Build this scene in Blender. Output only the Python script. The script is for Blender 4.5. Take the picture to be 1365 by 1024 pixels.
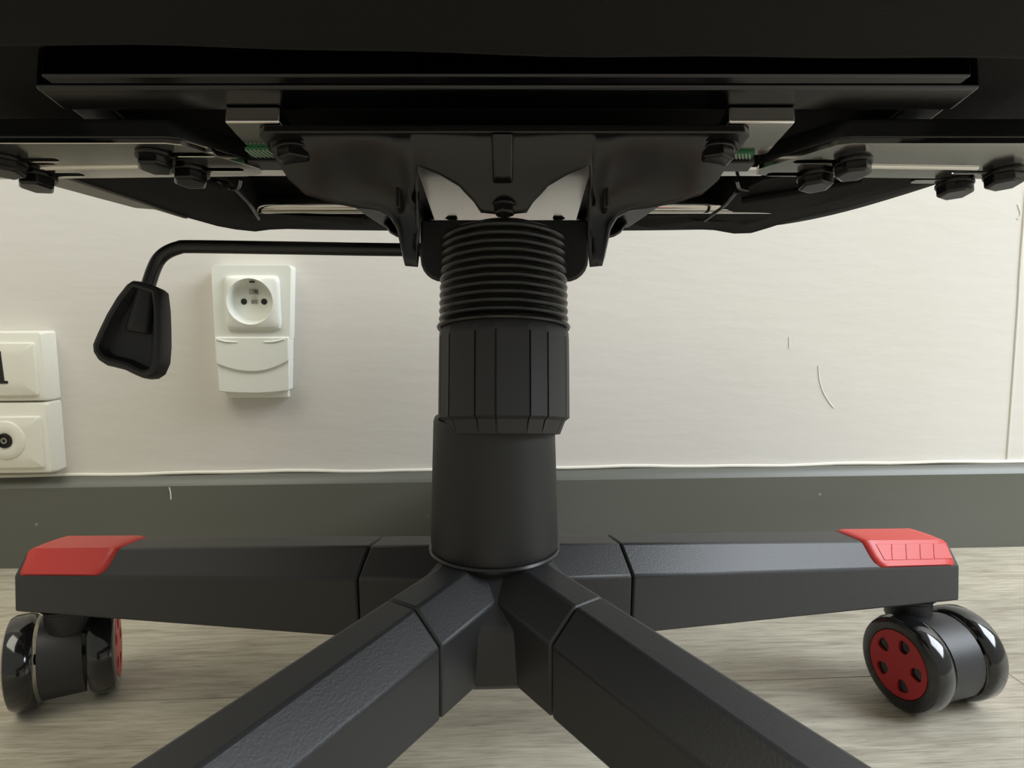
import bpy, bmesh, math, random
from mathutils import Vector, Matrix
for o in list(bpy.data.objects): bpy.data.objects.remove(o)
scene = bpy.context.scene
col = scene.collection
PI = math.pi
random.seed(4)

# ------------------------------------------------------------------ camera
CAM_H = 0.265
cd = bpy.data.cameras.new('camera'); cam = bpy.data.objects.new('camera', cd); col.objects.link(cam)
cam.location = (0, 0, CAM_H)
cam.rotation_euler = (PI/2 - 0.115, 0, 0)
cd.sensor_width = 36; cd.lens = 36*855.1/1365; cd.clip_start = 0.01
scene.camera = cam

# ------------------------------------------------------------------ world, light, exposure
w = bpy.data.worlds.new('room_light'); scene.world = w; w.use_nodes = True
w.node_tree.nodes['Background'].inputs[0].default_value = (0.80, 0.80, 0.73, 1)
w.node_tree.nodes['Background'].inputs[1].default_value = 0.46
def area(name, loc, target, sx, sy, power, color):
    l = bpy.data.lights.new(name, 'AREA'); l.shape = 'RECTANGLE'; l.size = sx; l.size_y = sy
    l.energy = power; l.color = color
    o = bpy.data.objects.new(name, l); col.objects.link(o); o.location = loc
    o.rotation_euler = (Vector(target) - Vector(loc)).to_track_quat('-Z', 'Y').to_euler()
    return o
area('window_daylight', (1.9, -0.10, 1.6), (0.2, 0.4, 0.1), 1.3, 1.4, 77, (0.86, 0.93, 1.0))
area('ceiling_bounce', (-0.8, -0.55, 2.3), (-0.4, 0.6, 0.1), 1.8, 1.2, 32, (1.0, 0.96, 0.80))
scene.view_settings.view_transform = 'Standard'
scene.view_settings.look = 'None'
scene.view_settings.gamma = 1
scene.view_settings.exposure = 0.0
scene.view_settings.use_curve_mapping = False

# ------------------------------------------------------------------ materials
def mat(name, color, rough=0.5, metal=0.0, coat=0.0, bump=None, spec=0.5, ior=1.5):
    m = bpy.data.materials.new(name); m.use_nodes = True
    nt = m.node_tree; b = nt.nodes['Principled BSDF']
    b.inputs['Base Color'].default_value = (*color, 1)
    b.inputs['Roughness'].default_value = rough
    b.inputs['Metallic'].default_value = metal
    b.inputs['Coat Weight'].default_value = coat
    b.inputs['Coat Roughness'].default_value = 0.08
    b.inputs['IOR'].default_value = ior
    b.inputs['Specular IOR Level'].default_value = spec
    if bump:
        sc, st, dist = bump
        tc = nt.nodes.new('ShaderNodeTexCoord'); n = nt.nodes.new('ShaderNodeTexNoise')
        n.inputs['Scale'].default_value = sc; n.inputs['Detail'].default_value = 3
        bp = nt.nodes.new('ShaderNodeBump'); bp.inputs['Strength'].default_value = st; bp.inputs['Distance'].default_value = dist
        nt.links.new(tc.outputs['Object'], n.inputs['Vector'])
        nt.links.new(n.outputs['Fac'], bp.inputs['Height']); nt.links.new(bp.outputs['Normal'], b.inputs['Normal'])
    return m
def ramp_color(m, scale, stops, vec_scale=(1,1,1), detail=4, dist=0.0):
    nt = m.node_tree; b = nt.nodes['Principled BSDF']
    tc = nt.nodes.new('ShaderNodeTexCoord'); mp = nt.nodes.new('ShaderNodeMapping')
    mp.inputs['Scale'].default_value = vec_scale
    n = nt.nodes.new('ShaderNodeTexNoise'); n.inputs['Scale'].default_value = scale
    n.inputs['Detail'].default_value = detail; n.inputs['Distortion'].default_value = dist
    r = nt.nodes.new('ShaderNodeValToRGB')
    e = r.color_ramp.elements
    e[0].position, e[0].color = stops[0][0], (*stops[0][1], 1)
    e[1].position, e[1].color = stops[1][0], (*stops[1][1], 1)
    for p, c in stops[2:]:
        k = e.new(p); k.color = (*c, 1)
    nt.links.new(tc.outputs['Object'], mp.inputs[0]); nt.links.new(mp.outputs[0], n.inputs['Vector'])
    nt.links.new(n.outputs['Fac'], r.inputs['Fac']); nt.links.new(r.outputs['Color'], b.inputs['Base Color'])
    return n, r, mp

PLASTIC = mat('textured_black_plastic', (0.024, 0.024, 0.025), 0.46, bump=(900, 0.25, 0.0004))
SMOOTHP = mat('smooth_black_plastic', (0.014, 0.014, 0.015), 0.52, bump=(300, 0.05, 0.0004))
COVER = mat('telescopic_cover_plastic', (0.027, 0.027, 0.029), 0.55, bump=(500, 0.1, 0.0004))
RUBBER = mat('bellows_plastic', (0.010, 0.010, 0.010), 0.30)
ENAMEL = mat('black_enamelled_steel', (0.008, 0.008, 0.008), 0.30)
GLOSSY = mat('glossy_painted_steel', (0.62, 0.60, 0.57), 0.13, metal=1.0)
SATIN = mat('satin_grey_steel', (0.050, 0.050, 0.053), 0.24, metal=1.0)
STEEL = mat('zinc_plated_steel', (0.75, 0.73, 0.68), 0.22, metal=1.0)
DARKSTEEL = mat('blackened_steel', (0.035, 0.035, 0.035), 0.25, metal=0.8)
RED = mat('red_plastic', (0.56, 0.034, 0.026), 0.42, bump=(700, 0.1, 0.0003))
REDDARK = mat('deep_red_plastic', (0.42, 0.018, 0.022), 0.42)
TYRE = mat('glossy_black_wheel', (0.010, 0.010, 0.010), 0.12, coat=0.5)
FABRIC = mat('black_fabric', (0.0095, 0.0095, 0.0098), 0.92, bump=(1200, 0.5, 0.0006), spec=0.25)
WHITEP = mat('white_socket_plastic', (0.80, 0.81, 0.74), 0.35)
CREAMP = mat('cream_socket_plastic', (0.80, 0.78, 0.68), 0.40)
HOLE = mat('dark_socket_hole', (0.010, 0.009, 0.008), 0.6)
PIN = mat('dull_metal_contact', (0.35, 0.34, 0.30), 0.35, metal=0.9)
PIPING = mat('grey_vinyl_edge', (0.16, 0.155, 0.135), 0.30)
GREEN = mat('green_webbing_thread', (0.03, 0.16, 0.07), 0.7)
PALE = mat('pale_webbing_thread', (0.30, 0.36, 0.30), 0.7)

WALL = mat('painted_plaster_wall', (0.62, 0.60, 0.54), 0.75)
n_, r_, m_ = ramp_color(WALL, 3.0, [(0.3, (0.655, 0.62, 0.565)), (0.7, (0.695, 0.668, 0.622))], detail=5)
nt = WALL.node_tree
tc = nt.nodes.new('ShaderNodeTexCoord')
mp = nt.nodes.new('ShaderNodeMapping'); mp.inputs['Scale'].default_value = (1, 1, 3.2)
na = nt.nodes.new('ShaderNodeTexNoise'); na.inputs['Scale'].default_value = 22; na.inputs['Detail'].default_value = 6
bp = nt.nodes.new('ShaderNodeBump'); bp.inputs['Strength'].default_value = 0.16; bp.inputs['Distance'].default_value = 0.003
nt.links.new(tc.outputs['Object'], mp.inputs[0]); nt.links.new(mp.outputs[0], na.inputs['Vector'])
nt.links.new(na.outputs['Fac'], bp.inputs['Height']); nt.links.new(bp.outputs['Normal'], nt.nodes['Principled BSDF'].inputs['Normal'])
CAULK = mat('white_caulk', (0.80, 0.77, 0.68), 0.5)
PLASTER = mat('raised_paint', (0.66, 0.64, 0.58), 0.7)

BASE = mat('grey_painted_baseboard', (0.12, 0.12, 0.10), 0.42)
ramp_color(BASE, 7, [(0.3, (0.105, 0.108, 0.088)), (0.7, (0.125, 0.126, 0.108))], vec_scale=(0.5, 1, 2))
nt = BASE.node_tree
# sparse pale paint flecks
vo = nt.nodes.new('ShaderNodeTexVoronoi'); vo.inputs['Scale'].default_value = 26
tc = nt.nodes.new('ShaderNodeTexCoord'); nt.links.new(tc.outputs['Object'], vo.inputs['Vector'])
rr = nt.nodes.new('ShaderNodeValToRGB'); rr.color_ramp.elements[0].position = 0.03; rr.color_ramp.elements[1].position = 0.05
rr.color_ramp.elements[0].color = (1, 1, 1, 1); rr.color_ramp.elements[1].color = (0, 0, 0, 1)
mx = nt.nodes.new('ShaderNodeMix'); mx.data_type = 'RGBA'
src = nt.nodes['Principled BSDF'].inputs['Base Color'].links[0].from_socket
nt.links.new(vo.outputs['Distance'], rr.inputs['Fac']); nt.links.new(rr.outputs['Color'], mx.inputs['Factor'])
nt.links.new(src, mx.inputs[6]); mx.inputs[7].default_value = (0.26, 0.26, 0.22, 1)
nt.links.new(mx.outputs[2], nt.nodes['Principled BSDF'].inputs['Base Color'])

WOOD = mat('grey_oak_laminate', (0.3, 0.28, 0.24), 0.45)
nt = WOOD.node_tree; b = nt.nodes['Principled BSDF']
tc = nt.nodes.new('ShaderNodeTexCoord'); oi = nt.nodes.new('ShaderNodeObjectInfo')
ad = nt.nodes.new('ShaderNodeVectorMath'); ad.operation = 'ADD'
ml = nt.nodes.new('ShaderNodeVectorMath'); ml.operation = 'SCALE'; ml.inputs['Scale'].default_value = 7.0
cb = nt.nodes.new('ShaderNodeCombineXYZ'); nt.links.new(oi.outputs['Random'], cb.inputs[0]); nt.links.new(oi.outputs['Random'], cb.inputs[1])
nt.links.new(cb.outputs[0], ml.inputs[0]); nt.links.new(tc.outputs['Object'], ad.inputs[0]); nt.links.new(ml.outputs[0], ad.inputs[1])
def noise(scale3, sc, det, dist):
    mp = nt.nodes.new('ShaderNodeMapping'); mp.inputs['Scale'].default_value = scale3
    n = nt.nodes.new('ShaderNodeTexNoise'); n.inputs['Scale'].default_value = sc; n.inputs['Detail'].default_value = det; n.inputs['Distortion'].default_value = dist
    nt.links.new(ad.outputs[0], mp.inputs[0]); nt.links.new(mp.outputs[0], n.inputs['Vector']); return n
n1 = noise((1.5, 16, 1), 9, 9, 1.2); n2 = noise((3.0, 60, 1), 16, 6, 0.8); n3 = noise((1, 4, 1), 2.2, 3, 0.8)
r1 = nt.nodes.new('ShaderNodeValToRGB'); e = r1.color_ramp.elements
e[0].position = 0.30; e[0].color = (0.34, 0.305, 0.24, 1); e[1].position = 0.72; e[1].color = (0.56, 0.52, 0.425, 1)
k = e.new(0.5); k.color = (0.46, 0.42, 0.335, 1)
nt.links.new(n1.outputs['Fac'], r1.inputs['Fac'])
r2 = nt.nodes.new('ShaderNodeValToRGB'); e = r2.color_ramp.elements
e[0].position = 0.33; e[0].color = (0.73, 0.72, 0.70, 1); e[1].position = 0.5; e[1].color = (1, 1, 1, 1)
nt.links.new(n2.outputs['Fac'], r2.inputs['Fac'])
r3 = nt.nodes.new('ShaderNodeValToRGB'); e = r3.color_ramp.elements
e[0].position = 0.35; e[0].color = (0.84, 0.83, 0.82, 1); e[1].position = 0.65; e[1].color = (1.1, 1.1, 1.09, 1)
nt.links.new(n3.outputs['Fac'], r3.inputs['Fac'])
m1 = nt.nodes.new('ShaderNodeMix'); m1.data_type = 'RGBA'; m1.blend_type = 'MULTIPLY'; m1.inputs[0].default_value = 1
m2 = nt.nodes.new('ShaderNodeMix'); m2.data_type = 'RGBA'; m2.blend_type = 'MULTIPLY'; m2.inputs[0].default_value = 1
nt.links.new(r1.outputs[0], m1.inputs[6]); nt.links.new(r2.outputs[0], m1.inputs[7])
nt.links.new(m1.outputs[2], m2.inputs[6]); nt.links.new(r3.outputs[0], m2.inputs[7])
nt.links.new(m2.outputs[2], b.inputs['Base Color'])
bp = nt.nodes.new('ShaderNodeBump'); bp.inputs['Strength'].default_value = 0.25; bp.inputs['Distance'].default_value = 0.001
nt.links.new(n2.outputs['Fac'], bp.inputs['Height']); nt.links.new(bp.outputs['Normal'], b.inputs['Normal'])
UNDER = mat('floor_underlay', (0.05, 0.045, 0.04), 0.9)

# ------------------------------------------------------------------ helpers
WM = {}
def place(o, parent, M):
    M = M.copy() if M is not None else (WM[parent.name].copy() if parent else Matrix())
    WM[o.name] = M
    if parent:
        o.parent = parent; o.matrix_basis = WM[parent.name].inverted() @ M
    else: o.matrix_basis = M
def obj(name, bm, m, parent=None, M=None, smooth=0.6, bevel=None, label=None):
    bmesh.ops.recalc_face_normals(bm, faces=bm.faces)
    me = bpy.data.meshes.new(name); bm.to_mesh(me); bm.free()
    for mm in (m if isinstance(m, list) else [m]): me.materials.append(mm)
    o = bpy.data.objects.new(name, me); col.objects.link(o)
    place(o, parent, M)
    if bevel:
        b = o.modifiers.new('bevel', 'BEVEL'); b.width = bevel; b.segments = 2; b.limit_method = 'ANGLE'; b.angle_limit = 0.5
        b.harden_normals = False
    if smooth:
        for p in me.polygons: p.use_smooth = True
        me.set_sharp_from_angle(angle=smooth)
    if label: o['label'] = label
    return o
def empty(name, M, parent=None):
    o = bpy.data.objects.new(name, None); col.objects.link(o); o.empty_display_size = 0.02; place(o, parent, M); return o
def box(bm, x0, x1, y0, y1, z0, z1, M=None):
    vs = [bm.verts.new((x, y, z)) for x in (x0, x1) for y in (y0, y1) for z in (z0, z1)]
    if M is not None:
        for v in vs: v.co = M @ v.co
    for f in ((0,1,3,2),(4,6,7,5),(0,4,5,1),(2,3,7,6),(0,2,6,4),(1,5,7,3)): bm.faces.new([vs[i] for i in f])
    return vs
def loft(bm, rings, cap=True, closed=True):
    R = [[bm.verts.new(p) for p in r] for r in rings]
    n = len(R[0])
    for a, b in zip(R, R[1:]):
        for i in range(n if closed else n-1):
            j = (i+1) % n; bm.faces.new((a[i], a[j], b[j], b[i]))
    if cap and closed:
        bm.faces.new(list(reversed(R[0]))); bm.faces.new(R[-1])
    return R
def lathe(bm, prof, n=48, M=None, cap=False):
    R = []
    for r, z in prof:
        ring = []
        for i in range(n):
            a = 2*PI*i/n; p = Vector((r*math.cos(a), r*math.sin(a), z))
            ring.append(M @ p if M is not None else p)
        R.append(ring)
    return loft(bm, R, cap=cap)
def prism(bm, pts, z0, z1, M=None):
    def P(x, y, z):
        v = Vector((x, y, z)); return M @ v if M is not None else v
    return loft(bm, [[P(x, y, z0) for x, y in pts], [P(x, y, z1) for x, y in pts]])
def catmull(pts, k=8):
    P = [Vector(p) for p in pts]; P = [2*P[0]-P[1]] + P + [2*P[-1]-P[-2]]; out = []
    for i in range(1, len(P)-2):
        a, b, c, d = P[i-1:i+3]
        for j in range(k):
            t = j/k
            out.append(0.5*((2*b) + (c-a)*t + (2*a-5*b+4*c-d)*t*t + (-a+3*b-3*c+d)*t**3))
    out.append(P[-2]); return out
def tube(bm, pts, r, n=12):
    rings = []; up = Vector((0, 1, 0.13)).normalized()
    for i, p in enumerate(pts):
        t = (pts[min(i+1, len(pts)-1)] - pts[max(i-1, 0)]).normalized()
        a = t.cross(up)
        if a.length < 1e-3: a = t.cross(Vector((1, 0, 0)))
        a.normalize(); b = t.cross(a)
        rings.append([p + r*(a*math.cos(2*PI*k/n) + b*math.sin(2*PI*k/n)) for k in range(n)])
    loft(bm, rings)
def holed_plate(bm, outer, holes, z0, z1, M=None):
    """flat plate with real holes, thickness z0..z1"""
    t = bmesh.new(); edges = []
    for loop in [outer] + holes:
        vs = [t.verts.new((x, y, 0)) for x, y in loop]
        for i in range(len(vs)): edges.append(t.edges.new((vs[i], vs[(i+1) % len(vs)])))
    bmesh.ops.triangle_fill(t, use_beauty=True, use_dissolve=False, edges=edges)
    t.verts.index_update()
    def P(v, z):
        p = Vector((v.co.x, v.co.y, z)); return M @ p if M is not None else p
    A = [bm.verts.new(P(v, z0)) for v in t.verts]; B = [bm.verts.new(P(v, z1)) for v in t.verts]
    for f in t.faces:
        ii = [v.index for v in f.verts]
        bm.faces.new([A[i] for i in ii]); bm.faces.new([B[i] for i in reversed(ii)])
    for e in t.edges:
        if len(e.link_faces) == 1:
            i, j = e.verts[0].index, e.verts[1].index; bm.faces.new((A[i], A[j], B[j], B[i]))
    t.free()
def rrect(x0, x1, y0, y1, r, k=5):
    out = []
    for cx, cy, a0 in ((x1-r, y1-r, 0), (x0+r, y1-r, 90), (x0+r, y0+r, 180), (x1-r, y0+r, 270)):
        for i in range(k+1):
            a = math.radians(a0 + 90*i/k); out.append((cx + r*math.cos(a), cy + r*math.sin(a)))
    return out
def circ(cx, cy, r, n=32): return [(cx + r*math.cos(2*PI*i/n), cy + r*math.sin(2*PI*i/n)) for i in range(n)]
T = Matrix.Translation
def Rz(a): return Matrix.Rotation(a, 4, 'Z')
def Rx(a): return Matrix.Rotation(a, 4, 'X')
def Ry(a): return Matrix.Rotation(a, 4, 'Y')

# ------------------------------------------------------------------ the setting
YAW = math.radians(3.228)
WALLM = T((0, 0.6775, 0)) @ Rz(YAW)        # local x along the wall, local -y towards the room
bm = bmesh.new(); box(bm, -2.4, 2.4, 0, 0.12, -0.03, 2.5)
wall = obj('wall_back', bm, WALL, M=WALLM, smooth=None); wall['kind'] = 'structure'
# raised wallpaper-like seam, fine scars on the plaster
bm = bmesh.new()
pts = catmull([Vector((0.5588, -0.0002, 0.0985)), Vector((0.5575, -0.0002, 0.18)), Vector((0.5555, -0.0002, 0.27)), Vector((0.5535, -0.0002, 0.34)), Vector((0.552, -0.0002, 0.6))])
tube(bm, pts, 0.0011, 8); obj('plaster_seam', bm, PLASTER, wall, WALLM)
for P in ([(0.334, 0.205), (0.336, 0.190), (0.341, 0.176), (0.348, 0.165), (0.354, 0.158)], [(0.300, 0.236), (0.3005, 0.224)], [(0.545, 0.378), (0.549, 0.368), (0.546, 0.362)]):
    bm = bmesh.new(); tube(bm, catmull([Vector((x, 0.0002, z)) for x, z in P], 5), 0.0009, 8)
    obj('plaster_scar', bm, PLASTER, wall, WALLM)

bm = bmesh.new(); box(bm, -2.4, 2.4, -3.4, 0.0, -0.03, -0.009)
floor = obj('floor', bm, UNDER, M=WALLM, smooth=None); floor['kind'] = 'structure'
PW, PL = 0.2525, 1.40
row = 0; offs = [-0.75, -1.05, -0.62, -0.95, -0.5, -1.1, -0.8, -0.6, -1.0, -0.7, -0.9, -0.55, -1.15]
pm = {}
y = 0.0
while y > -3.3:
    y1 = max(y - PW, -3.4); x = offs[row % len(offs)] - 2*PL
    while x < 2.4:
        a, c = max(x, -2.4), min(x + PL, 2.4)
        if c - a > 0.02:
            bm = bmesh.new(); box(bm, a + 0.0002, c - 0.0002, y1 + 0.00025, y - 0.00025, -0.009, 0.0)
            obj('plank', bm, WOOD, floor, WALLM, smooth=None, bevel=0.0005)
        x += PL
    y = y1; row += 1

bm = bmesh.new()
prof = [(0, 0.0), (-0.013, 0.0), (-0.013, 0.0845), (-0.0105, 0.0885), (-0.0060, 0.0920), (-0.001, 0.0945), (0, 0.095)]
loft(bm, [[(-2.4, p[0], p[1]) for p in prof], [(2.4, p[0], p[1]) for p in prof]])
bb = obj('baseboard_back', bm, BASE, M=WALLM, smooth=0.4); bb['kind'] = 'structure'
bm = bmesh.new(); tube(bm, [Vector((-0.3545, -0.0132, 0.0835)), Vector((-0.3535, -0.0132, 0.078)), Vector((-0.3535, -0.0132, 0.0705))], 0.0006, 6)
obj('paint_scratch', bm, CAULK, bb, WALLM)
bm = bmesh.new()
pts = []
x = -2.4
while x < 2.401:
    pts.append(Vector((x, -0.0018 - 0.0007*math.sin(x*31), 0.0953 + 0.0007*math.sin(x*17) + 0.0005*math.sin(x*53+1)))); x += 0.03
tube(bm, pts, 0.0019, 8); ca = obj('trim_1', bm, CAULK, M=WALLM); ca['kind'] = 'structure'

# ------------------------------------------------------------------ wall sockets
def WY(x, z, y=0): return WALLM @ T((x, y, z))
FACE = Rx(PI/2)      # plate drawn in x,y -> wall x,z ; +z of plate = towards room (-y)
def wall_thing(name, label, cat, x, z):
    o = empty(name, WALLM @ T((x, 0, z)) @ FACE); o['label'] = label; o['category'] = cat; return o
def softplate(bm, outline_fn, z0, z1, bev):
    """plate whose rim is chamfered: outline_fn(inset) -> pts"""
    loft(bm, [[(x, y, z) for x, y in outline_fn(i)] for i, z in ((0, z0), (0, z1-bev), (bev*0.35, z1-bev*0.35), (bev, z1))])

# power outlet
ps = wall_thing('power_outlet', 'white two-pin mains outlet with earth pin in a tall wall box, right of the lever', 'power outlet', -0.2605, 0.2733)
Mp = WM[ps.name]
bm = bmesh.new()
def lean(pts): return [(x*(1 - 1.45*(0.036-y)) if x > 0 else x, y) for x, y in pts]
holed_plate(bm, lean(rrect(-0.0388, 0.0392, -0.0400, 0.0360, 0.004)), [circ(-0.0009, 0, 0.0216, 40)], 0.0, 0.0170)
obj('surface_box', bm, WHITEP, ps, Mp, bevel=0.0016)
# lower trunking cover with two curved steps
def arc_y(x, ends, mid): return mid + (ends-mid)*(x/0.036)**2
xs = [-0.0385 + 0.0772*i/24 for i in range(25)]
def cover(bm, topf, botf, z0, z1):
    top = [(x, topf(x)) for x in xs]; bot = [(x, botf(x)) for x in reversed(xs)]
    prism(bm, lean(top + bot), z0, z1)
bm = bmesh.new()
cover(bm, lambda x: -0.0352, lambda x: arc_y(x+0.0025, -0.0620, -0.0705), 0.0, 0.0185)
obj('upper_cover', bm, WHITEP, ps, Mp, bevel=0.0012)
bm = bmesh.new()
xs = [-0.0380 + 0.0767*i/24 for i in range(25)]
cover(bm, lambda x: arc_y(x+0.0025, -0.0610, -0.0695), lambda x: arc_y(x+0.0025, -0.0905, -0.0925), 0.0, 0.0165)
obj('lower_cover', bm, WHITEP, ps, Mp, bevel=0.0010)
for sx in (-1, 1):
    bm = bmesh.new()
    P = [Vector((sx*0.0330-0.003, -0.0375, 0.0183)), Vector((sx*0.024-0.003, -0.0398, 0.0186)), Vector((sx*0.013-0.003, -0.0405, 0.0180))]
    tube(bm, catmull(P, 6), 0.0011, 8)
    obj('finger_ridge', bm, WHITEP, ps, Mp)
bm = bmesh.new(); box(bm, -0.0325, 0.0285, -0.0985, -0.088, 0.0, 0.006)
obj('cable_trunking', bm, WHITEP, ps, Mp, bevel=0.001)
bm = bmesh.new()   # square cover plate with round well
N = 48
def sq(h, k, cx=0.0009, cy=-0.0012):
    out = []
    for i in range(N):
        a = 2*PI*i/N; c, s = math.cos(a), math.sin(a); e = k
        r = h/((abs(c)**e + abs(s)**e)**(1/e)); out.append((cx + r*c, cy + r*s))
    return out
def cz(pts, z): return [(x, y, z) for x, y in pts]
CC = (-0.0009, 0.0)
rings = [cz(sq(0.0268, 14), 0.0160), cz(sq(0.0268, 14), 0.0188), cz(sq(0.0258, 14), 0.0205), cz(sq(0.0235, 10), 0.0218),
         cz(circ(*CC, 0.0236, N), 0.0222), cz(circ(*CC, 0.0228, N), 0.0226), cz(circ(*CC, 0.0220, N), 0.0220), cz(circ(*CC, 0.0212, N), 0.0120), cz(circ(*CC, 0.0195, N), 0.0100)]
R = loft(bm, rings, cap=False); bm.faces.new(R[-1])
obj('face_plate', bm, WHITEP, ps, Mp, smooth=0.7)
for sx in (-0.0108, 0.0092):
    bm = bmesh.new(); prism(bm, circ(sx, 0.0000, 0.0031, 20), 0.0095, 0.0103); obj('pin_hole', bm, HOLE, ps, Mp, label='dark round hole of the outlet')
bm = bmesh.new(); lathe(bm, [(0.0001, 0.0195), (0.0018, 0.0192), (0.0024, 0.018), (0.0024, 0.010)], 20, T((-0.0006, 0.0098, 0)))
box(bm, -0.0052, 0.0038, 0.0075, 0.0122, 0.0098, 0.0106)
obj('earth_pin', bm, PIN, ps, Mp, label='metal earth pin')
bm = bmesh.new(); box(bm, -0.0034, -0.0012, -0.002, 0.002, 0.0098, 0.0108); box(bm, 0.0002, 0.0024, -0.002, 0.002, 0.0098, 0.0108); box(bm, -0.0012, 0.0002, -0.0007, 0.0007, 0.0098, 0.0106)
obj('centre_screw', bm, PIN, ps, Mp)
bm = bmesh.new(); box(bm, -0.0028, 0.0012, 0.0188, 0.0202, 0.0115, 0.0160); obj('shutter_clip', bm, HOLE, ps, Mp)

# two stacked boxes at the left edge
def side_box(name, label, cat, x0, x1, z0, z1, px0, px1, pz0, pz1, depth=0.020):
    cx, cz_ = (x0+x1)/2, (z0+z1)/2
    o = wall_thing(name, label, cat, cx, cz_); M = WM[o.name]
    bm = bmesh.new()
    loft(bm, [[(x, y, z) for x, y in rrect(x0-cx+i, x1-cx-i, z0-cz_+j, z1-cz_-j, 0.003)] for i, j, z in
              ((0, 0, 0), (0, 0, 0.010), (0.0006, 0.0002, 0.016), (0.0022, 0.0010, depth-0.0006), (0.0032, 0.0020, depth))])
    obj('surface_box', bm, CREAMP, o, M, smooth=0.5)
    bm = bmesh.new()
    a0, a1, b0, b1 = px0-cx, px1-cx, pz0-cz_, pz1-cz_
    loft(bm, [[(x, y, z) for x, y in rrect(a0+i, a1-i, b0+i, b1-i, 0.002)] for i, z in
              ((0, depth-0.001), (0, depth+0.0018), (0.0010, depth+0.0028), (0.0075, depth+0.0044), (0.012, depth+0.0048))])
    obj('face_plate', bm, CREAMP, o, M, smooth=0.5)
    return o, M, cx, cz_
o, M, cx, cz_ = side_box('telephone_socket', 'cream telephone socket with black slot, upper of the two stacked wall boxes', 'telephone socket',
                         -0.5445, -0.4630, 0.1746, 0.2440, -0.5370, -0.4705, 0.1807, 0.2332)
bm = bmesh.new()
zc = 0.2090 - cz_; xc = -0.5035 - cx
prism(bm, [(xc-0.0030, zc+0.0160), (xc+0.0030, zc+0.0160), (xc+0.0042, zc-0.0130), (xc+0.0070, zc-0.0130), (xc+0.0076, zc-0.0143), (xc+0.0070, zc-0.0158), (xc-0.0070, zc-0.0158), (xc-0.0076, zc-0.0143), (xc-0.0070, zc-0.0130), (xc-0.0042, zc-0.0130)], 0.0235, 0.0253)
obj('jack_slot', bm, HOLE, o, M, label='black T-shaped slot of the telephone jack')
o, M, cx, cz_ = side_box('aerial_socket', 'cream television aerial socket with round coaxial jack, lower of the two stacked wall boxes', 'aerial socket',
                         -0.5445, -0.4630, 0.1015, 0.1740, -0.5370, -0.4708, 0.1075, 0.1600)
bm = bmesh.new()
xc, zc = -0.5037-cx, 0.1366-cz_; D_ = -0.0109
lathe(bm, [(0.0195, 0.0345), (0.0190, 0.0362), (0.0180, 0.0368), (0.0085, 0.0372), (0.0070, 0.0366)], 40, T((xc, zc, D_)))
obj('raised_disc', bm, CREAMP, o, M)
bm = bmesh.new()
lathe(bm, [(0.0075, 0.036), (0.0072, 0.0382), (0.0056, 0.0384), (0.0052, 0.0366)], 32, T((xc, zc, D_)))
obj('jack_ring', bm, DARKSTEEL, o, M, label='dark metal ring of the coaxial jack')
bm = bmesh.new(); prism(bm, circ(xc, zc, 0.0062, 24), 0.0362+D_, 0.0370+D_); obj('jack_hole', bm, HOLE, o, M)
bm = bmesh.new(); lathe(bm, [(0.0032, 0.0366), (0.0031, 0.038), (0.0016, 0.038), (0.0012, 0.0366)], 20, T((xc, zc, D_))); obj('jack_pin', bm, PIN, o, M)

# ------------------------------------------------------------------ the chair
CX, CY = -0.0086, 0.3268
PHI = 0.026
ROOTM = T((CX, CY, 0))
chair = empty('swivel_chair', ROOTM)
chair['label'] = 'black swivel chair seen from below, five-arm base with red caps and twin wheels'
chair['category'] = 'chair'

# -- five-arm base: hub with stubs
RHO, TIP = 0.0700, 0.320
H = CAM_H
SEC0 = dict(a=0.0078, b=0.0222, c=0.0216, zt=H-0.1284, zc=H-0.1415, zb=H-0.1748)
SEC1 = dict(a=0.0112, b=0.0214, c=0.0231, zt=H-0.1565, zc=H-0.1708, zb=H-0.1942)
def sec(t, k=None):
    q = (t-RHO)/(TIP-RHO); S = {n: SEC0[n] + (SEC1[n]-SEC0[n])*q for n in SEC0}
    return [(t, -S['c'], S['zb']), (t, -S['b'], S['zc']), (t, -S['a'], S['zt']), (t, S['a'], S['zt']), (t, S['b'], S['zc']), (t, S['c'], S['zb'])]
AZ = [math.radians(d) + PHI for d in (18, 90, 162, 234, 306)]
bm = bmesh.new()
for a in AZ:
    loft(bm, [[Rz(a) @ Vector(p) for p in sec(t)] for t in (0.002, RHO-0.0004)])
for a in AZ:
    m = Rz(a + PI/5)
    w0, w1 = 0.0145, 0.0100
    pr = []
    for yy, ww in ((-1, 0), (1, 0)):
        pass
    ring = lambda s: [m @ Vector(p) for p in ((0.0, s*0.004, 0.140), (0.026, s*w0, 0.1385), (0.0470, s*w1, 0.1210), (0.0485, s*w1, 0.1190), (0.0500, s*0.0138, 0.0935), (0.047, s*0.0138, 0.0897), (0.0, s*0.004, 0.0897))]
    loft(bm, [ring(-1), ring(1)])
obj('base_hub', bm, PLASTIC, chair, ROOTM, smooth=0.35, bevel=0.0012)
# hub column (tapered sleeve that takes the gas lift)
bm = bmesh.new()
lathe(bm, [(0.0285, 0.135), (0.0328, 0.1405), (0.0334, 0.1455), (0.0333, 0.150), (0.0328, 0.165), (0.0317, 0.195), (0.0312, 0.2085), (0.0305, 0.2105), (0.0275, 0.2105), (0.0265, 0.209), (0.0255, 0.150)], 72)
obj('base_column', bm, SMOOTHP, chair, ROOTM @ T((-0.0006, 0, 0)), smooth=0.7)
bm = bmesh.new(); lathe(bm, [(0.0300, 0.1395), (0.0343, 0.1400), (0.0346, 0.1412), (0.0340, 0.1424), (0.0300, 0.1424)], 72)
obj('column_collar', bm, ENAMEL, chair, ROOTM @ T((-0.0006, 0, 0)))

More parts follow.
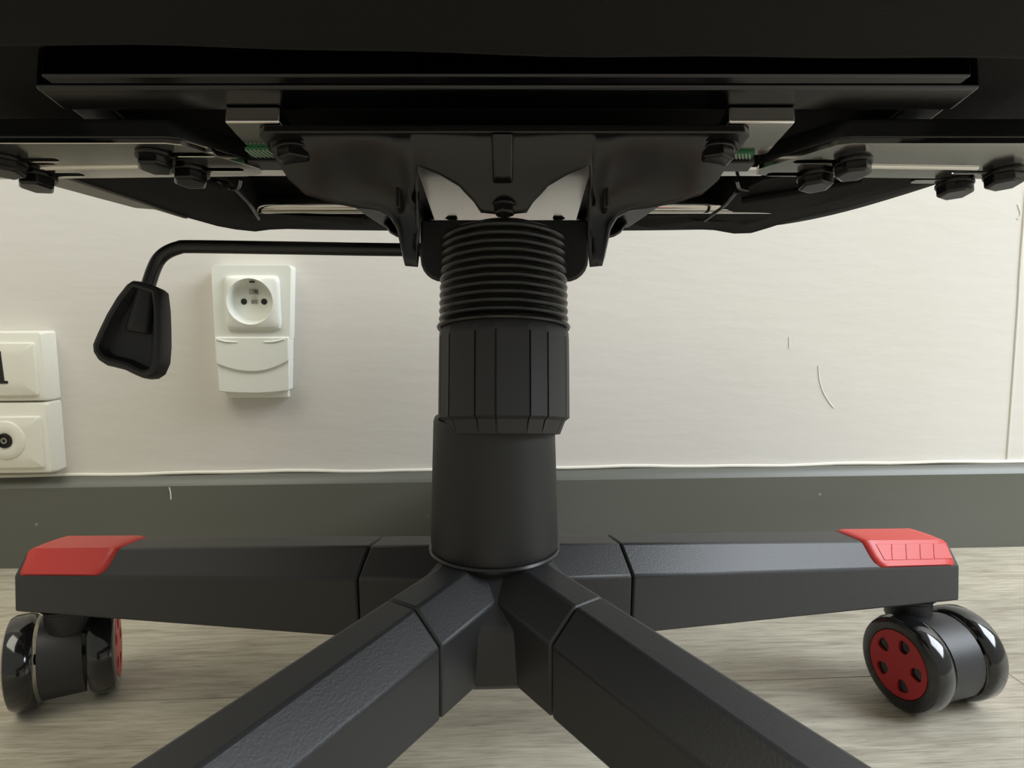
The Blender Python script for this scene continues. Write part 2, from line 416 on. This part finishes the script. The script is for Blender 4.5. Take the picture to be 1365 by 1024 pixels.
def tstart(w):  # inner end of the red cap, w = 0 on top, 1 at the chamfer's lower edge
    return 0.2440 + 0.0010*min(1, w) + (0.0050*max(0, (w-0.65)/0.35)**2.2)
def cap_mesh():
    bm = bmesh.new()
    V = [-1, -0.97, -0.9, -0.8, -0.6, -0.3, 0.0, 'A', 'B', 0.0, 0.3, 0.6, 0.8, 0.9, 0.97, 1]
    cols = []
    for i, v in enumerate(V):
        if v == 'A': side, wv = -0.34, -1
        elif v == 'B': side, wv = 0.34, -1
        else: side, wv = (-1 if i < 8 else 1), v if not (i < 7 and False) else v
        colp = []
        wabs = 0.0 if wv == -1 and v in ('A', 'B') else abs(wv)
        t0 = tstart(wabs); t1 = 0.3210 - 0.0035*wabs - (0.0035*max(0, (wabs-0.85)/0.15)**2)
        if v in ('A', 'B'): t1 = 0.3210
        for j in range(13):
            t = t0 + (t1-t0)*j/12; q = (t-RHO)/(TIP-RHO)
            S = {n: SEC0[n] + (SEC1[n]-SEC0[n])*q for n in SEC0}
            if v in ('A', 'B'): x, z = S['a']*side, S['zt']
            else:
                x = side*(S['a'] + (S['b']-S['a'])*wabs*0.97); z = S['zt'] + (S['zc']-S['zt'])*wabs*0.97
            end = max(0, (t-(t1-0.006))/0.006); z -= 0.0022*end*end*(1-wabs*0.7)
            nx = 0 if v in ('A', 'B') else side*0.75; nz = 1.0 if v in ('A', 'B') else 0.66
            edge = 1.0 if (0 < j < 12 and 0 < i < len(V)-1) else 0.0
            off = 0.0013*edge + 0.0001
            colp.append(Vector((t, x + nx*off, z + nz*off)))
        cols.append(colp)
    vs = [[bm.verts.new(p) for p in c] for c in cols]
    for a, b_ in zip(vs, vs[1:]):
        for j in range(12): bm.faces.new((a[j], a[j+1], b_[j+1], b_[j]))
    return bm
def grip_mesh(side):
    bm = bmesh.new()
    def S_(t, w, off):
        q = (t-RHO)/(TIP-RHO); S = {n: SEC0[n] + (SEC1[n]-SEC0[n])*q for n in SEC0}
        return Vector((t, side*(S['a'] + (S['b']-S['a'])*w + 0.75*off), S['zt'] + (S['zc']-S['zt'])*w + 0.66*off))
    ts = [0.2530, 0.2665, 0.2790, 0.2915, 0.3040, 0.3155]
    for k in range(5):
        ta, tb = ts[k]+0.00025, ts[k+1]-0.00025; sl = 0.0065
        if k == 0: la, lb = ta+0.0005, tb-sl
        elif k == 4: la, lb = ta-sl, tb
        else: la, lb = ta-sl, tb-sl
        lo = [(ta, 0.14), (tb, 0.14), (lb+0.0, 0.74), (la, 0.74)]
        loft(bm, [[S_(t, w, 0.0010) for t, w in lo], [S_(t, w, 0.0017) for t, w in lo]])
    return bm
arm_me = cap_me = None
for a in AZ:
    bm = bmesh.new()
    rings = [sec(t) for t in (RHO+0.0004, 0.12, 0.18, 0.24, 0.300)]
    last = sec(0.3165); e2 = sec(0.320)
    e2[2] = (0.3222, e2[2][1]*0.95, e2[2][2]-0.0018); e2[3] = (0.3222, e2[3][1]*0.95, e2[3][2]-0.0018)
    rings += [last, e2]
    loft(bm, rings)
    M = ROOTM @ Rz(a)
    arm = obj('base_arm', bm, PLASTIC, chair, M, smooth=0.35, bevel=0.0012)
    cp = obj('red_cap', cap_mesh(), RED, arm, M, smooth=0.5, label='red plastic cap over the arm end')
    sm = cp.modifiers.new('thick', 'SOLIDIFY'); sm.thickness = 0.0012; sm.offset = -1
    for s in (-1,):
        obj('grip_pad', grip_mesh(s), RED, arm, M, smooth=0.4, bevel=0.0003)

# -- casters
WR, WW, GAP = 0.0310, 0.0165, 0.0140
def tyre_mesh():
    bm = bmesh.new()
    r = WR
    lathe(bm, [(r-0.0092, 0.0030), (r-0.0060, 0.0022), (r-0.0030, 0.0005), (r-0.0012, 0.0020), (r, 0.0052), (r, WW-0.0040), (r-0.0014, WW-0.0012), (r-0.0040, WW), (r-0.0086, WW), (r-0.0092, WW-0.0015), (0.0002, WW-0.0020)], 64)
    lathe(bm, [(r-0.0092, 0.0030), (0.0002, 0.0048)], 64)
    return bm
def disc_mesh():
    bm = bmesh.new()
    holes = []
    for k in range(5):
        a = 2*PI*k/5 + 0.35; pts = []
        # rounded trapezoid window
        shape = [(0.0098, -0.0010), (0.0103, -0.0022), (0.0115, -0.0031), (0.0135, -0.0039), (0.0158, -0.0043), (0.0172, -0.0038), (0.0180, -0.0025), (0.0183, 0.0), (0.0180, 0.0025), (0.0172, 0.0038), (0.0158, 0.0043), (0.0135, 0.0039), (0.0115, 0.0031), (0.0103, 0.0022), (0.0098, 0.0010)]
        for u, v in shape:
            u -= 0.0003
            pts.append((u*math.cos(a) - v*math.sin(a), u*math.sin(a) + v*math.cos(a)))
        holes.append(pts)
    holed_plate(bm, circ(0, 0, 0.0218, 48), holes, WW-0.0016, WW+0.0002)
    return bm
def caster(a, axis_az, offs, sgn=None):
    stem = Vector((CX, CY, 0)) + Rz(a) @ Vector((0.303, 0, 0))
    c = stem + Vector(offs)
    M = T((c.x, c.y, WR)) @ Rz(axis_az) @ Ry(PI/2)   # local z = wheel axis (azimuth axis_az)
    # in this frame: local -x is up, y is horizontal across
    d = M.inverted() @ Vector((stem.x, stem.y, WR))
    bm = bmesh.new()
    # hood: rounded sector between the wheels
    hw = GAP - 0.0015
    prof = []
    for i in range(19):
        ang = math.radians(-62 + 205*i/18) if (sgn or d.y) > 0 else math.radians(62 - 205*i/18)
        prof.append((-0.0275*math.cos(ang), -0.0275*math.sin(ang)))
    inner = [(0.35*x, 0.35*y) for x, y in reversed(prof)]
    loft(bm, [[(x, y, z) for x, y in prof + inner] for z in (-hw, hw)])
    # stem boss and swivel plates
    up = Matrix.Translation((0, d.y, d.z)) @ Ry(-PI/2)
    lathe(bm, [(0.0001, 0.018), (0.0125, 0.018), (0.0145, 0.022), (0.0145, 0.0345), (0.0150, 0.0350), (0.0150, 0.0372), (0.0001, 0.0372)], 32, up)
    o = obj('caster', bm, PLASTIC, chair, M, smooth=0.5, bevel=0.0006)
    bm = bmesh.new()
    lathe(bm, [(0.0001, 0.0370), (0.0168, 0.0372), (0.0172, 0.0380), (0.0160, 0.0390), (0.0110, 0.0395), (0.0110, 0.0415), (0.0001, 0.0415)], 32, up)
    obj('swivel_washer', bm, ENAMEL, o, M, smooth=0.5)
    bm = bmesh.new(); lathe(bm, [(0.0001, -GAP-0.004), (0.0035, -GAP-0.004), (0.0035, GAP+0.004), (0.0001, GAP+0.004)], 20)
    obj('axle', bm, DARKSTEEL, o, M)
    for s in (1, -1):
        Mw = M @ (T((0, 0, GAP)) if s > 0 else T((0, 0, -GAP)) @ Rx(PI))
        obj('wheel', tyre_mesh(), TYRE, o, Mw, smooth=0.6)
        obj('wheel_disc', disc_mesh(), REDDARK, o, Mw, smooth=0.4, label='red wheel disc with five openings')
HOODSIDE = 1
caster(AZ[0], math.radians(197), (0.0085, -0.0165, 0))
caster(AZ[2], math.radians(27), (-0.0065, 0.0030, 0), HOODSIDE)
caster(AZ[1], math.radians(150), (0.010, -0.016, 0))
caster(AZ[3], math.radians(60), (0.016, -0.010, 0))
caster(AZ[4], math.radians(110), (0.018, 0.005, 0))

# -- upper assembly: leans back by TH; local x right, y rear, z along the lift
TH = 0.21
UP = T((-0.0043, 0.320, 0.210)) @ Rx(-TH)

# telescopic cover (fluted bottom sleeve)
def cover_ring(r, z, groove=True, flat=True):
    pts = []
    per = 2*PI/8; n = 8
    for k in range(8):
        c0 = math.radians(-14 - 90) + k*per
        hw = math.radians(8.6); g = math.radians(0.9); gd = 0.0011
        seq = [(-hw-g, 0, 1), (-hw-g*0.6, -gd, 0), (-hw+g*0.6, -gd, 0), (-hw+g, 0, 1), (0, 0, 2), (hw-g, 0, 1), (hw-g*0.6, -gd, 0), (hw+g*0.6, -gd, 0), (hw+g, 0, 1), (per/2, 0, 3)]
        for da, dr, kind in seq:
            rr = r + (dr if groove else 0)
            if flat:
                if kind == 2: rr = r*math.cos(hw) 
                if kind == 3: rr = r*0.987
            pts.append((rr*math.cos(c0+da), rr*math.sin(c0+da), z))
    return pts
bm = bmesh.new()
R0 = 0.0333
rings = [cover_ring(0.0265, -0.0075, False, False), cover_ring(0.0285, -0.0075, False, False), cover_ring(R0-0.0022, -0.0010, True), cover_ring(R0, 0.0006, True), cover_ring(R0, 0.0400, True), cover_ring(R0, 0.0404, False), cover_ring(R0-0.0002, 0.0435, False), cover_ring(R0-0.0014, 0.0455, False, False), cover_ring(0.0262, 0.0455, False, False), cover_ring(0.0262, -0.0075, False, False)]
loft(bm, rings, cap=False)
obj('lift_cover', bm, COVER, chair, UP, smooth=0.45)
# bellows
bm = bmesh.new(); prof = []
z = 0.0455; n = 12; pitch = 0.00405
prof += [(0.0262, 0.0455), (0.0335, 0.0456), (0.0341, 0.0466), (0.0335, 0.0478), (0.0318, 0.0486)]
for k in range(n-1):
    z0 = 0.0490 + pitch*k; ro = 0.0331 - 0.00006*k
    prof += [(ro-0.0022, z0), (ro-0.0004, z0+0.0009), (ro, z0+0.0019), (ro-0.0004, z0+0.0028), (ro-0.0022, z0+pitch-0.0004)]
prof += [(0.0290, 0.0940), (0.0240, 0.0945)]
lathe(bm, prof, 96)
obj('bellows', bm, RUBBER, chair, UP, smooth=0.8)
bm = bmesh.new(); lathe(bm, [(0.0001, -0.030), (0.0140, -0.030), (0.0145, -0.028), (0.0145, 0.050), (0.0135, 0.0505), (0.0135, 0.100), (0.0001, 0.100)], 40)
obj('gas_lift', bm, ENAMEL, chair, UP)

# tilt mechanism: flange plate + pressed front and rear skirts + legs
def bot(x):
    x = abs(x - 0.0005)
    tab = [(0, 0.0925), (0.0105, 0.0935), (0.0135, 0.0975), (0.0200, 0.1030), (0.0280, 0.1065), (0.0378, 0.1095), (0.0392, 0.1000), (0.0398, 0.0690), (0.0455, 0.0695),
           (0.0472, 0.0780), (0.0487, 0.0860), (0.0520, 0.0913), (0.0575, 0.0940), (0.0660, 0.0950), (0.0794, 0.0972), (0.0895, 0.1005), (0.0960, 0.1060), (0.0995, 0.1125), (0.1030, 0.1180), (0.2, 0.1185)]
    for (x0, z0), (x1, z1) in zip(tab, tab[1:]):
        if x <= x1: return z0 + (z1-z0)*(x-x0)/(x1-x0)
def skirt(sign):
    bm = bmesh.new()
    xs = sorted(set([round(s*x, 5) for s in (-1, 1) for x in [0, .004, .008, .0105, .0135, .0165, .02, .024, .028, .033, .0378, .0385, .0392, .0395, .0398, .043, .0455, .0463, .0472, .048, .0487, .0503, .052, .0545, .0575, .0615, .066, .0725, .0794, .085, .0895, .093, .096, .098, .0995, .1012, .103]]))
    NR = 12; cols = []
    for x in xs:
        zb = bot(x + 0.0005); c = []
        for j in range(NR+1):
            u = j/NR; s_ = 0.1200 + (zb-0.1200)*u
            k = min(1, max(0, (0.1200-s_)/0.028)); k = k*k*(3-2*k)*0.55 + k*0.45
            edge = 0.012*max(0, (abs(x)-0.080)/0.023)**2
            yy = -0.0620 + 0.0240*k + edge*0.7
            if s_ < 0.090: yy += 0.003*min(1, (0.090-s_)/0.02)
            # soft pressed belly on each wing
            yy += 0.0035*math.exp(-((abs(x)-0.062)/0.018)**2)*math.sin(PI*min(1, u))
            c.append(Vector((x + 0.0005, sign*(-yy) if sign > 0 else yy, s_)))
        if sign > 0: c = [Vector((p.x*0.70, p.y - 0.006, 0.1200 - (0.1200-p.z)*(0.12 if abs(x) < 0.062 else 0.62))) for p in c]
        cols.append(c)
    vs = [[bm.verts.new(p) for p in c] for c in cols]
    for a, b_ in zip(vs, vs[1:]):
        for j in range(NR): bm.faces.new((a[j], a[j+1], b_[j+1], b_[j]))
    return bm
mech_bm = bmesh.new()
prism(mech_bm, [(-0.1045, -0.0600), (-0.1010, -0.0640), (0.1030, -0.0640), (0.1065, -0.0600), (0.1065, -0.0400), (0.0750, 0.0560), (-0.0730, 0.0560), (-0.1045, -0.0400)], 0.1190, 0.1225)
mech = obj('tilt_mechanism', mech_bm, ENAMEL, chair, UP, bevel=0.0006)
for s in (-1, 1):
    o = obj('pressed_skirt', skirt(s), ENAMEL, mech, UP, smooth=0.9)
    sm = o.modifiers.new('thick', 'SOLIDIFY'); sm.thickness = 0.0020; sm.offset = 0
bm = bmesh.new(); box(bm, -0.040, 0.041, -0.052, 0.052, 0.1155, 0.1185)
obj('lift_plate', bm, STEEL, mech, UP, label='bright plated steel plate inside the mechanism')
bm = bmesh.new()
pts = []
for x, z in rrect(-0.0432, 0.0440, 0.0712, 0.1400, 0.012, 6):
    if z < 0.1043: pts.append((x, z))
pts = sorted([p for p in pts if p[0] < 0], key=lambda p: -p[1]) + sorted([p for p in pts if p[0] >= 0], key=lambda p: p[1])
pts = [(-0.0436, 0.1043)] + pts + [(0.0443, 0.1043)]
loft(bm, [[(x, yy, z) for x, z in pts] for yy in (0.0, 0.0030)])
lathe(bm, [(0.0001, 0.0750), (0.0230, 0.0750), (0.0235, 0.0770), (0.0235, 0.1030), (0.0001, 0.1035)], 40, T((0.0004, 0.0160, 0)))
obj('lift_housing', bm, SMOOTHP, mech, UP, bevel=0.0015)
for x0 in (-0.0480, 0.0455):   # inner side plates
    bm = bmesh.new(); box(bm, x0, x0+0.0022, -0.046, 0.046, 0.093, 0.119); obj('side_plate', bm, ENAMEL, mech, UP, bevel=0.0006)
bm = bmesh.new()
loft(bm, [[(x, -0.0640 + 0.0180*k*0.9 - 0.001 - d, s_) for x in (0,)] or 0 for k, s_, d in ()] or [[(-0.0050,-0.0600,0.1188),(0.0055,-0.0600,0.1188),(0.0050,-0.0470,0.1030),(-0.0045,-0.0470,0.1030)], [(-0.0042,-0.0655,0.1180),(0.0047,-0.0655,0.1180),(0.0042,-0.0530,0.1038),(-0.0037,-0.0530,0.1038)]])
obj('stiffening_rib', bm, DARKSTEEL, mech, UP, bevel=0.0008)

def bolt_bm(R=0.0080, h=0.0066, washer=0.0084, wt=0.0014):
    """flange-head bolt, head pointing to local -z"""
    bm = bmesh.new()
    lathe(bm, [(0.0001, 0.0002), (washer, 0.0), (washer+0.0002, -wt*0.6), (R+0.0006, -wt-0.0004), (0.0001, -wt-0.0004)], 28)
    hexr = lambda r: [(r*math.cos(PI/3*k + 0.25), r*math.sin(PI/3*k + 0.25)) for k in range(6)]
    loft(bm, [[(x, y, z) for x, y in hexr(r)] for r, z in ((R, -wt), (R, -h+0.0008), (R*0.84, -h))])
    return bm
def bolt(parent, x, y, s, **k):
    obj('bolt', bolt_bm(**k), DARKSTEEL, parent, UP @ T((x, y, s)) @ Rz(random.uniform(0, 1)), smooth=0.5, bevel=0.0004)
for x in (-0.0905, 0.0935):
    bm = bmesh.new(); lathe(bm, [(0.0001, 0.1190), (0.0105, 0.1190), (0.0108, 0.1170), (0.0001, 0.1168)], 28, T((x, -0.052, 0)))
    obj('washer', bm, ENAMEL, mech, UP)
    bolt(mech, x, -0.0535, 0.1168)
    bolt(mech, x*0.6, 0.046, 0.119)
bolt(mech, 0.0008, -0.0400, 0.0975, R=0.0050, h=0.0058, washer=0.0056)

# lever
bm = bmesh.new()
P = [(0.040, 0.015, 0.0926), (0.0, 0.015, 0.0926), (-0.0565, 0.015, 0.0926), (-0.120, 0.015, 0.0936), (-0.1690, 0.015, 0.0943), (-0.1765, 0.015, 0.0937), (-0.1830, 0.015, 0.0910), (-0.1872, 0.015, 0.0868), (-0.1897, 0.0148, 0.0805), (-0.1921, 0.0145, 0.0710), (-0.1955, 0.0142, 0.0600)]
tube(bm, catmull([Vector(p) for p in P], 5), 0.0036, 20)
lever = obj('height_lever', bm, ENAMEL, chair, UP, smooth=0.9)
out = [(-0.1979, 0.0747), (-0.1940, 0.0742), (-0.1856, 0.0714), (-0.1831, 0.0694), (-0.1815, 0.0600), (-0.1806, 0.0500), (-0.1800, 0.0400), (-0.1802, 0.0310), (-0.1825, 0.0250), (-0.1860, 0.0226), (-0.1900, 0.0222), (-0.1945, 0.0240), (-0.1996, 0.0265), (-0.2045, 0.0278), (-0.2094, 0.0289), (-0.2140, 0.0318), (-0.2166, 0.0357), (-0.2172, 0.0400), (-0.2150, 0.0463), (-0.2110, 0.0560), (-0.2060, 0.0655), (-0.2010, 0.0725)]
cxh, czh = -0.1955, 0.0440
def shr(k, dz=0): return [(cxh + (x-cxh)*k, czh + (z-czh)*k + dz) for x, z in out]
bm = bmesh.new()
def inset(d):
    o2 = []
    n = len(out)
    for i in range(n):
        a, b_, c = Vector(out[i-1]), Vector(out[i]), Vector(out[(i+1) % n])
        t = (c-a).normalized(); nrm = Vector((t.y, -t.x))
        if nrm.dot(Vector((cxh, czh))-b_) < 0: nrm = -nrm
        o2.append(b_ + nrm*d)
    return o2
rings = []
for d, yy in ((0.002, 0.0215), (0.0, 0.0195), (0.0, 0.0120), (0.0008, 0.0100), (0.0026, 0.0092), (0.0040, 0.0098), (0.0050, 0.0130), (0.0062, 0.0150)):
    rings.append([(p[0], yy, p[1]) for p in inset(d)])
R = loft(bm, rings, cap=False); bm.faces.new(R[0]); bm.faces.new(R[-1])
obj('lever_handle', bm, SMOOTHP, lever, UP, smooth=0.7, label='black plastic paddle of the lever')
bm = bmesh.new()   # half-round socket on the paddle that grips the rod
dirv = Vector((-0.0045, 0, -0.0300)).normalized()
side = Vector((1, 0, -0.15)).normalized()
rings = []
for t, r, yc in ((0.0, 0.0052, 0.0150), (0.010, 0.0056, 0.0150), (0.022, 0.0066, 0.0150), (0.0255, 0.0067, 0.0155)):
    c = Vector((-0.1920, yc, 0.0722)) + dirv*t
    rings.append([c + side*r*math.cos(a) + Vector((0, -1, 0))*r*0.85*math.sin(a) for a in [PI*i/12 for i in range(13)]] + [c + side*-r + Vector((0, 0.003, 0)), c + side*r + Vector((0, 0.003, 0))])
loft(bm, rings); obj('rod_socket', bm, SMOOTHP, lever, UP, smooth=0.6, bevel=0.0005)

# -- seat frame, brackets, cushion
frame_bm = bmesh.new(); box(frame_bm, -0.188, 0.193, -0.0790, -0.0612, 0.1300, 0.1480)
frame = obj('seat_frame', frame_bm, SATIN, chair, UP, bevel=0.0015)
bm = bmesh.new(); box(bm, -0.180, 0.184, -0.0865, -0.0805, 0.1306, 0.146); obj('cross_bar', bm, SATIN, frame, UP, bevel=0.001)
bm = bmesh.new(); box(bm, -0.148, 0.139, -0.0035, 0.0075, 0.1300, 0.145); obj('cross_bar', bm, GLOSSY, frame, UP, bevel=0.002)
bm = bmesh.new(); tube(bm, [Vector((-0.160, 0.0610, 0.1350)), Vector((0.165, 0.0610, 0.1350))], 0.0050, 20); obj('cross_bar', bm, GLOSSY, frame, UP)
for s in (-1, 1):
    x0, x1 = (-0.117, -0.094) if s < 0 else (0.096, 0.124)
    bm = bmesh.new(); box(bm, x0, x1, -0.0655, -0.0345, 0.1226, 0.1298); obj('mounting_rail', bm, GLOSSY, frame, UP, bevel=0.0008)
    x0, x1 = (-0.190, -0.172) if s < 0 else (0.176, 0.195)
    bm = bmesh.new(); box(bm, x0, x1, -0.0600, 0.060, 0.1340, 0.148); obj('side_bar', bm, ENAMEL, frame, UP, bevel=0.0015)
# armrest brackets with slots and bolts
def slot(cx, cy, L, r=0.0021):
    pts = []
    for i in range(7): a = -PI/2 + PI*i/6; pts.append((cx + L/2 + r*math.cos(a), cy + r*math.sin(a)))
    for i in range(7): a = PI/2 + PI*i/6; pts.append((cx - L/2 + r*math.cos(a), cy + r*math.sin(a)))
    return pts
for s, label in ((-1, None), (1, None)):
    X = lambda x: s*x + 0.003
    outl = [(X(0.1190), -0.0300), (X(0.1200), -0.0240), (X(0.1280), -0.0215), (X(0.284), -0.0170), (X(0.2900), -0.0220), (X(0.2900), -0.0510), (X(0.2850), -0.0560), (X(0.150), -0.0560), (X(0.1440), -0.0545)]
    if s < 0: sl = [(-0.2170, -0.0395), (-0.2160, -0.0232), (-0.1420, -0.0450), (-0.1360, -0.0290)]
    else: sl = [(0.1470, -0.0380), (0.1400, -0.0240), (0.2290, -0.0262), (0.2160, -0.0150)]
    bm = bmesh.new(); holed_plate(bm, outl, [slot(x, y_, 0.020) for x, y_ in sl], 0.1180, 0.1205)
    br = obj('armrest_bracket', bm, GLOSSY, chair, UP, smooth=0.4, bevel=0.0004)
    bm = bmesh.new()
    lip = [(X(0.1190), -0.0300), (X(0.1440), -0.0545), (X(0.150), -0.0560), (X(0.285), -0.0560)]
    lin = [(X(0.1215), -0.0290), (X(0.1450), -0.0522), (X(0.150), -0.0535), (X(0.285), -0.0535)]
    prism(bm, lip + lin[::-1], 0.1205, 0.1295); obj('front_flange', bm, ENAMEL, br, UP, bevel=0.0008)
    bm = bmesh.new(); tube(bm, [Vector((X(0.170), -0.0330, 0.1185)), Vector((X(0.222), -0.0312, 0.1185))], 0.0016, 10)
    obj('pressed_bead', bm, GLOSSY, br, UP)
    bl = [(-0.2294, -0.0392), (-0.2275, -0.0222), (-0.1575, -0.0440), (-0.1495, -0.0282)] if s < 0 else [(0.1520, -0.0230), (0.1628, -0.0370), (0.2260, -0.0140), (0.2417, -0.0255)]
    for x, y_ in bl: bolt(br, x, y_, 0.1180)
    # steel stand-off blocks that carry the bracket on the frame rail
    bm = bmesh.new(); box(bm, min(X(0.176), X(0.192)), max(X(0.176), X(0.192)), -0.052, -0.026, 0.1205, 0.1302); obj('spacer_block', bm, ENAMEL, br, UP)

# seat board + cushion
bm = bmesh.new(); box(bm, -0.232, 0.236, -0.110, 0.085, 0.1480, 0.156)
obj('seat_board', bm, FABRIC, chair, UP)
def cushion_outline(k, xw=1.0):
    pts = [(-0.300, -0.270), (0.300, -0.270), (0.318, -0.200), (0.318, -0.020), (0.290, 0.062), (0.228, 0.150), (0.150, 0.165), (-0.150, 0.165), (-0.228, 0.150), (-0.288, 0.062), (-0.318, -0.020), (-0.318, -0.200)]
    for it in range(3):
        q = []
        for i in range(len(pts)):
            (ax, ay), (bx, by) = pts[i], pts[(i+1) % len(pts)]
            q += [(ax*0.75+bx*0.25, ay*0.75+by*0.25), (ax*0.25+bx*0.75, ay*0.25+by*0.75)]
        pts = q
    return [(x*k, -0.06 + (y_+0.06)*k) for x, y_ in pts]
bm = bmesh.new()
loft(bm, [[(x, y_, z) for x, y_ in cushion_outline(k)] for k, z in ((0.93, 0.1495), (0.985, 0.153), (1.0, 0.163), (1.03, 0.20), (1.02, 0.232), (0.97, 0.250), (0.90, 0.255))])
cush = obj('seat_cushion', bm, FABRIC, chair, UP, smooth=1.2)
# hanging padded front edge of the cushion
bm = bmesh.new()
rings = []
for i in range(33):
    x = -0.300 + 0.600*i/32
    yb = -0.1040 + 0.0090*(x+0.18)/0.36 + 0.0012*math.sin(x*22+1) + 0.0006*math.sin(x*61)
    rings.append([(x, yb, 0.1500), (x, yb, 0.1330), (x, yb-0.0020, 0.1303), (x, yb-0.006, 0.1290), (x, -0.200, 0.1292), (x, -0.255, 0.1320), (x, -0.272, 0.1400), (x, -0.275, 0.1600), (x, -0.200, 0.165)])
loft(bm, rings); obj('front_padding', bm, FABRIC, cush, UP, smooth=1.2)
# cloth flaps wrapped around the frame at the rear corners
def flap(sg, pts, zc):
    bm = bmesh.new()
    n = len(pts)
    c = Vector((sum(p[0] for p in pts)/n, sum(p[1] for p in pts)/n))
    f = lambda k, z: [(c.x + (x-c.x)*k, c.y + (y_-c.y)*k, z + 0.0010*math.sin(x*170+y_*90)) for x, y_ in pts]
    loft(bm, [f(0.93, 0.1515), f(1.0, 0.147), f(1.0, 0.1335), f(0.975, 0.1305), f(0.80, zc+0.0012), f(0.5, zc)])
    return bm
lp = [(-0.2424, 0.0075), (-0.215, 0.052), (-0.191, 0.0885), (-0.181, 0.0945), (-0.168, 0.0950), (-0.158, 0.0955), (-0.140, 0.0915), (-0.1155, 0.0885), (-0.0950, 0.0835), (-0.0892, 0.0800), (-0.0892, 0.0700), (-0.140, 0.0665), (-0.153, 0.0600), (-0.149, 0.030), (-0.150, 0.0090), (-0.170, 0.0000), (-0.205, -0.0020), (-0.240, -0.0020)]
rp = [(0.2400, 0.0110), (0.205, 0.0580), (0.183, 0.0805), (0.176, 0.0910), (0.1668, 0.1000), (0.155, 0.1000), (0.140, 0.0975), (0.1133, 0.0930), (0.0900, 0.0860), (0.0765, 0.0815), (0.0765, 0.0700), (0.125, 0.0680), (0.133, 0.055), (0.132, 0.030), (0.140, 0.0090), (0.165, 0.0000), (0.200, -0.0020), (0.238, -0.0010)]
for sg, pts in ((-1, lp), (1, rp)):
    obj('cloth_flap', flap(sg, pts, 0.1295), FABRIC, cush, UP, smooth=1.0)
bm = bmesh.new(); prism(bm, [(-0.092, 0.071), (0.079, 0.071), (0.079, 0.0830), (0.03, 0.0790), (-0.03, 0.0785), (-0.092, 0.0810)], 0.1305, 0.149)
obj('rear_cloth', bm, FABRIC, cush, UP, bevel=0.002)
for xa in (-0.0850, 0.0700):    # mechanism tabs behind the skirt
    pass
for P, side in (([(-0.1530, 0.0050), (-0.1500, 0.0160), (-0.1450, 0.0140), (-0.1390, 0.0030)], 0), ([(-0.1475, 0.0160), (-0.1485, 0.0350), (-0.1510, 0.0520), (-0.1530, 0.0630)], 0),
                ([(0.1240, 0.0050), (0.1290, 0.0150), (0.1345, 0.0175)], 1), ([(0.1290, 0.0200), (0.1290, 0.0410), (0.1265, 0.0560), (0.1250, 0.0660)], 1)):
    bm = bmesh.new(); tube(bm, catmull([Vector((x, y_, 0.1272)) for x, y_ in P], 6), 0.0010, 10)
    obj('wire_hook', bm, DARKSTEEL, cush, UP)
for P in ([(-0.180, -0.006), (-0.164, 0.002), (-0.150, 0.012)], [(0.190, 0.004), (0.160, 0.022), (0.137, 0.034)]):
    bm = bmesh.new(); tube(bm, catmull([Vector((x, y_, 0.1275)) for x, y_ in P], 5), 0.0022, 8)
    obj('elastic_cord', bm, FABRIC, cush, UP)
bm = bmesh.new(); prism(bm, [(-0.2560, 0.0040), (-0.2513, 0.0130), (-0.2360, 0.0330), (-0.2225, 0.0500), (-0.2120, 0.0525), (-0.2010, 0.0700), (-0.2150, 0.0400), (-0.2360, 0.0040)], 0.1290, 0.1340)
obj('cushion_edge', bm, PIPING, cush, UP, bevel=0.0006, label='grey vinyl edge strip of the cushion')
# striped webbing seen between bracket and mechanism
for x0, x1, y0, y1 in ((-0.1175, -0.1030, -0.0435, -0.0360), (0.1040, 0.1165, -0.0395, -0.0345)):
    bm = bmesh.new(); box(bm, x0, x1, y0, y1, 0.1212, 0.1225); wb = obj('webbing_strip', bm, GREEN, cush, UP, label='green and white striped webbing')
    bm = bmesh.new(); n = 7
    for k in range(n):
        xa = x0 + (x1-x0-0.003)*k/(n-1)
        loft(bm, [[(xa, y0, z), (xa+0.0009, y0, z), (xa+0.0030, y1, z), (xa+0.0021, y1, z)] for z in (0.1208, 0.1213)])
    o = obj('webbing_stripe', bm, PALE, wb, UP); o['kind'] = 'stuff'
    bm = bmesh.new(); box(bm, x0-0.002, x1+0.002, y1, y1+0.010, 0.1190, 0.1226); obj('buckle', bm, ENAMEL, cush, UP, bevel=0.0005)
